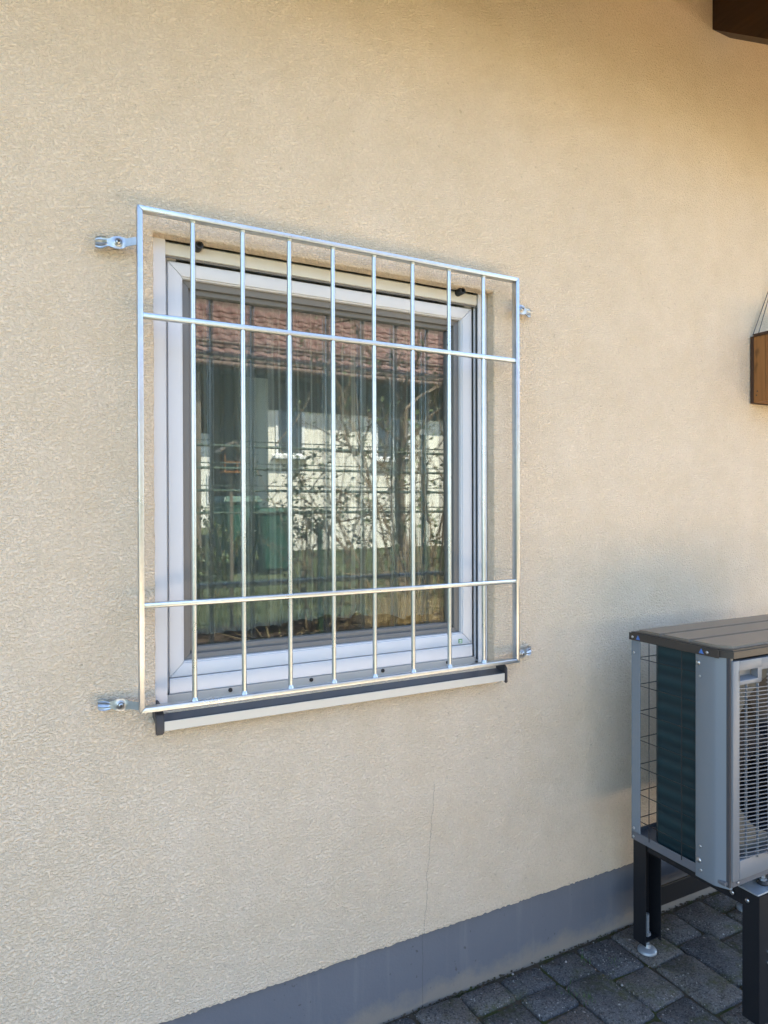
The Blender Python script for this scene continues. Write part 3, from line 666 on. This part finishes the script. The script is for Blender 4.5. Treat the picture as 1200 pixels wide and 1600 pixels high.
V0 = [tb.bm.verts.new((x, 0, z+.035)) for x, z in prof]; V1 = [tb.bm.verts.new((x, -tl, z+.006)) for x, z in prof]; V2 = [tb.bm.verts.new((x, 0, z+.012)) for x, z in prof]
for i in range(NW): tb.bm.faces.new((V0[i], V0[i+1], V1[i+1], V1[i])); tb.bm.faces.new((V2[i], V2[i+1], V0[i+1], V0[i]))
tile_me = bpy.data.meshes.new('roof_tile'); bmesh.ops.recalc_face_normals(tb.bm, faces=tb.bm.faces[:]); tb.bm.to_mesh(tile_me); tb.bm.free(); tile_me.materials.append(MAT['clay']); tile_me.shade_smooth()
rr = random.Random(2)
for r in range(9):
    for c in range(30):
        y = EY+.04-r*.335*math.cos(R(34)); z = EZ+.01+r*.335*math.sin(R(34))
        inst('roof_tile', tile_me, nroof, (1.3+c*.305, y, z), (R(-34)+R(rr.uniform(-.8, .8)), 0, R(rr.uniform(-.5, .5))))
B().tube([(1.3, EY-.42, EZ+.46), (10.6, EY-.42, EZ+.46)], .035, 8).tube([(1.3, EY-.42, EZ+.38), (10.6, EY-.42, EZ+.38)], .02, 8).build('snow_guard', 'roof_dark', nroof)
B().box(2.50, 2.66, -10.98, -10.82, .3, 3.98, .01).build('post', 'grey_wood', nh)
# far house seen under the carport roof
fh = thing('distant_house', 'distant white house glimpsed at the left edge of the window reflection', 'house', (3.5, -30, .4))
w = B().box(-1, 9.0, -36, -28, .3, 5.2).build('wall', 'far_white', fh)
for x in (1.2, 4.2, 6.8): 
    q = B().box(x, x+1.1, -28.0, -27.97, 1.6, 2.9).build('window', 'house_window_white', fh); B().box(x+.08, x+1.02, -27.968, -27.96, 1.68, 2.82).build('pane', 'far_glass', q)
B().prism([(-27.3, 5.1), (-32, 8.2), (-36.7, 5.1)], lambda y, z: Vector((-1.6, y, z)), lambda y, z: Vector((9.6, y, z))).build('roof', 'clay', fh)

# wheelie bins
def wheelie(name, label, base, rz, sc, group='green bins on the lawn'):
    t = thing(name, label, 'bin', base, group); W0 = Vector((0, 0, 0)); WORLD[t.name] = W0
    def tp(P0, z0, P1, z1): return [(x, y, z0) for x, y in P0]+[(x, y, z1) for x, y in P1]
    q = lambda a, b_: [(-a, -b_), (a, -b_), (a, b_), (-a, b_)]
    b = B(); b.poly(tp(q(.20, .22), .06, q(.27, .29), .93), [(3, 2, 1, 0), (0, 1, 5, 4), (1, 2, 6, 5), (2, 3, 7, 6), (3, 0, 4, 7), (4, 5, 6, 7)]); bmesh.ops.bevel(b.bm, geom=b.bm.edges[:], offset=.03, segments=3, affect='EDGES'); b.build('body', 'bin_green', t, smooth=True)
    b = B(); b.poly(tp(q(.29, .31), .935, q(.26, .28), 1.03), [(3, 2, 1, 0), (0, 1, 5, 4), (1, 2, 6, 5), (2, 3, 7, 6), (3, 0, 4, 7), (4, 5, 6, 7)]); bmesh.ops.bevel(b.bm, geom=b.bm.edges[:], offset=.02, segments=2, affect='EDGES'); b.build('lid', 'bin_green', t, smooth=True)
    B().tube([(-.2, -.31, .93), (-.2, -.37, .97), (.2, -.37, .97), (.2, -.31, .93)], .014, 8).build('handle', 'bin_green', t, smooth=True)
    for x in (-.24, .24): B().lathe([(.10, -.025), (.10, .025)], (x, -.2, .10), 'x', 18).build('wheel', 'rubber_black', t, smooth=True)
    WORLD[t.name] = Vector(base); t.rotation_euler = (0, 0, rz); t.scale = (sc, sc, sc); return t
wheelie('wheelie_bin', 'green wheelie bin nearer in the window reflection, with square lid', (3.10, -8.0, lawn_z(0, -8)), R(8), .95)
wheelie('wheelie_bin', 'green wheelie bin further left and taller in the window reflection', (2.66, -8.5, lawn_z(0, -8.5)), R(-6), 1.08)

# wire fence with rails
fn = thing('wire_fence', 'dark green fence of paired horizontal wires mirrored in the window', 'fence', (2.6, -4.2, .15))
for x, h in ((1.00, 2.3), (3.45, 2.2), (4.9, 2.2)): B().box(x-.022, x+.022, -4.24, -4.18, .1, h, .004).build('post', 'fence_green', fn)
for z in (.74, 1.40, 1.60, 1.80, 2.0):
    B().tube([(1.0, -4.17, z), (4.9, -4.17, z)], .013, 6).build('rail', 'fence_green', fn); B().tube([(1.0, -4.17, z+.045), (4.9, -4.17, z+.045)], .005, 6).build('rail', 'fence_green', fn)
for k in range(16): B().tube([(1.0, -4.165, .25+k*.12), (4.9, -4.165, .25+k*.12)], .0014, 4).build('wire', 'fence_green', fn)
tag(B().tube([(2.22, -4.05, .1), (2.22, -4.05, 1.26)], [.028, .028], 10).lathe([(.034, 1.255), (.034, 1.275), (.01, 1.29)], (2.22, -4.05, 0), 'z', 12).build('garden_post', 'fence_green', base=(2.22, -4.05, .1)), 'short dark green garden post standing in the reflected bed', 'post')
# bird feeder
bf = thing('bird_feeder', 'small wooden bird feeder mirrored left in the window', 'bird feeder', (1.64, -5, .2))
B().box(1.625, 1.655, -5.015, -4.985, .15, 1.80).build('post', 'grey_wood', bf)
B().box(1.54, 1.74, -5.1, -4.9, 1.80, 1.815).build('floor', 'honey_wood', bf)
for x in (1.55, 1.722):
    for y in (-5.09, -4.922): B().box(x, x+.012, y, y+.012, 1.815, 2.0).build('corner_post', 'honey_wood', bf)
for y in (-5.09, -4.91): B().box(1.55, 1.734, y-.003, y+.003, 1.90, 1.912).build('rail', 'honey_wood', bf)
B().prism([(1.50, 2.0), (1.64, 2.10), (1.78, 2.0), (1.78, 2.015), (1.64, 2.118), (1.50, 2.015)], lambda x, z: Vector((x, -5.14, z)), lambda x, z: Vector((x, -4.86, z))).build('roof', 'grey_wood', bf)

# shrubs and a small tree
def leaf_quad(bm, p, d, L, rnd):
    d = d.normalized(); s = d.cross(Vector((rnd.uniform(-1, 1), rnd.uniform(-1, 1), rnd.uniform(-1, 1)))).normalized()*L*.32
    v = [bm.verts.new(p), bm.verts.new(p+d*L*.5+s), bm.verts.new(p+d*L), bm.verts.new(p+d*L*.5-s)]; bm.faces.new(v)
def shrub(name, label, base, H, W, nst, leaves, lmat, seed, twmat='twig', cat='shrub', trunk=None, lo=.2, group=None, r0=.009):
    rnd = random.Random(seed); t = thing(name, label, cat, base, group); bs = Vector(base); st = B(); lf = B()
    def grow(p, d, L, r, depth):
        n = 5; pts = [p]; dd = d.copy()
        for i in range(n):
            dd = (dd+Vector((rnd.gauss(0, .13), rnd.gauss(0, .13), rnd.gauss(.02, .08)))).normalized(); pts.append(pts[-1]+dd*L/n)
        st.tube(pts, [r*(1-.75*i/n) for i in range(n+1)], 5 if r > .006 else 3, cap=False)
        if depth > 0:
            for _ in range(rnd.randint(3, 5)):
                i = rnd.randint(1, n); a = Vector((rnd.gauss(0, .7), rnd.gauss(0, .7), rnd.gauss(.55, .6))).normalized()
                grow(pts[i], (dd*.45+a).normalized(), L*rnd.uniform(.25, .5), max(.0042, r*.5), depth-1)
        if depth <= 1:
            for _ in range(leaves):
                i = rnd.randint(1, n); q = pts[i]+Vector((rnd.gauss(0, .02), rnd.gauss(0, .02), rnd.gauss(0, .02)))
                if q.z > bs.z+lo*H: leaf_quad(lf.bm, q, Vector((rnd.gauss(0, 1), rnd.gauss(0, 1), rnd.gauss(-.2, .7))), rnd.uniform(.035, .065), rnd)
    if trunk:
        tp = [bs+Vector((.02*math.sin(i*1.3), .02*math.cos(i), trunk[1]*i/6)) for i in range(7)]
        B().tube(tp, [trunk[0]*(1.25-.5*i/6) for i in range(7)], 10).build('trunk', 'bark', t, smooth=True)
        for _ in range(nst): grow(tp[rnd.randint(3, 6)], Vector((rnd.gauss(0, .7), rnd.gauss(0, .5), rnd.uniform(.4, 1))).normalized(), rnd.uniform(.5, .9)*(H-trunk[1]*.6), trunk[0]*.35, 2)
    else:
        for _ in range(nst):
            p = bs+Vector((rnd.uniform(-W, W)*.6, rnd.uniform(-.25, .25), 0)); grow(p, Vector((rnd.gauss(0, .22), rnd.gauss(0, .15), 1)).normalized(), H*rnd.uniform(.6, 1), r0, 2)
    st.build('stems' if not trunk else 'branches', twmat, t, weld=False)
    if leaves: lf.build('leaves' if not trunk else 'crown', lmat, t, weld=False)
    return t
shrub('twiggy_shrub', 'bare twiggy shrub with few leaves at the right of the window reflection', (3.15, -3.75, .08), 2.6, .55, 20, 2, 'leaf', 21, r0=.016)
shrub('twiggy_shrub', 'thin bare branching shrub at the middle of the window reflection', (2.55, -4.4, .15), 2.1, .5, 9, 3, 'leaf_dark', 4, r0=.014)
shrub('climbing_shrub', 'dark leafy climber on the reflected fence beside the green bins', (2.2, -4.35, .7), 1.1, .25, 4, 5, 'leaf_dark', 9, lo=.45)
shrub('garden_tree', 'slender grey trunked tree reflected right in the window', (3.75, -5.2, .2), 3.6, .4, 7, 2, 'leaf', 33, twmat='bark', cat='tree', trunk=(.06, 2.4), lo=.5)
shrub('leafy_bush', 'low leafy bush at the reflected left edge before the bins', (1.75, -6.2, .3), .95, .3, 7, 9, 'leaf', 17, lo=.1)
# dry ornamental grass
def tuft(name, label, base, n, H, spread, mat, seed, cat='grass plant'):
    rnd = random.Random(seed); b = B(); bs = Vector(base)
    for _ in range(n):
        p = bs+Vector((rnd.gauss(0, spread*.3), rnd.gauss(0, spread*.3), 0)); dx, dy = rnd.gauss(0, spread), rnd.gauss(0, spread); h = H*rnd.uniform(.5, 1); w = .003
        mid = p+Vector((dx*.4, dy*.4, h*.75)); tip = p+Vector((dx, dy, h*rnd.uniform(.55, 1)))
        b.tube([p, mid, tip], [w, w*.8, w*.2], 3, cap=False)
    return tag(b.build(name, mat, base=base, weld=False), label, cat)
tuft('dry_grass_clump', 'tall clump of dry straw coloured grass reflected low in the window', (2.75, -3.35, .05), 420, .85, .28, 'straw', 3)
tuft('dry_grass_clump', 'straw coloured grass clump at the reflected right edge of the bed', (3.4, -3.2, .05), 360, 1.0, .26, 'straw', 8)
tuft('dry_grass_clump', 'short sparse dry grass clump reflected left in the bed', (1.5, -3.1, .05), 160, .5, .25, 'straw', 12)
# lawn blades
rnd = random.Random(1); b = B()
for _ in range(26000):
    x, y = rnd.uniform(-2, 9), rnd.uniform(-10.5, -3.4); z = lawn_z(x, y)-.01; a = rnd.uniform(0, 6.28); h = rnd.uniform(.04, .09); dx, dy = math.cos(a)*.006, math.sin(a)*.006
    v = [b.bm.verts.new((x-dx, y-dy, z)), b.bm.verts.new((x+dx, y+dy, z)), b.bm.verts.new((x+rnd.gauss(0, .02), y+rnd.gauss(0, .02), z+h))]; b.bm.faces.new(v)
structure(tag(b.build('lawn_grass', 'grass', weld=False), 'short green lawn grass in the garden opposite', 'grass'), 'stuff')

# ------------------------------------------------------------------ small things on the paving
rnd = random.Random(6); b = B()
for cx, cy_, n, H in ((1.20, -.16, 46, .022), (1.345, -.05, 26, .016), (1.42, -.115, 24, .016), (1.10, -.135, 24, .014), (1.23, -.2, 50, .026), (1.66, -.16, 30, .012), (1.75, -.2, 30, .012), (1.0, -.13, 18, .012), (1.52, -.5, 30, .02), (1.36, -.3, 18, .012)):
    for _ in range(n):
        p = Vector((cx+rnd.gauss(0, .012), cy_+rnd.gauss(0, .014), -.012)); a = rnd.uniform(0, 6.28); d = Vector((math.cos(a), math.sin(a), 0))
        s = Vector((-d.y, d.x, 0))*.0022; q = p+d*rnd.uniform(.002, .012)+Vector((0, 0, H*rnd.uniform(.6, 1.2)))
        V = [b.bm.verts.new(p-s), b.bm.verts.new(p+s), b.bm.verts.new(q)]; b.bm.faces.new(V)
structure(tag(b.build('joint_weeds', 'weed', weld=False), 'tiny green weeds growing in the paving joints', 'weeds'), 'stuff')
b = B()
def pebble(p, r):
    t = bmesh.new(); bmesh.ops.create_icosphere(t, subdivisions=1, radius=r)
    for v in t.verts: v.co = Vector((v.co.x*rnd.uniform(.7, 1.2), v.co.y*rnd.uniform(.7, 1.2), v.co.z*.6))+Vector(p)
    b._merge(t)
for _ in range(520): pebble((rnd.uniform(.6, 2.4), -abs(rnd.gauss(0, .25))-.01, .001), rnd.uniform(.0008, .0024))
for p in ((1.10, -.012), (1.68, -.075), (1.71, -.08), (1.285, -.045), (1.36, -.205), (1.64, -.06)): pebble((p[0], p[1], .003), .0045)
structure(tag(b.build('gravel_crumbs', 'pebble', weld=False), 'pale gravel crumbs scattered over the paving stones', 'gravel'), 'stuff')
b = B()
for _ in range(420):
    x = rnd.uniform(.5, 2.6); r = rnd.uniform(.0015, .0045); pebble((x, .008-abs(rnd.gauss(0, .006)), -.004+rnd.uniform(-.004, .003)), r)
structure(tag(b.build('wall_foot_soil', 'joint_soil', weld=False), 'dark soil crumbs along the foot of the plinth', 'soil'), 'stuff')
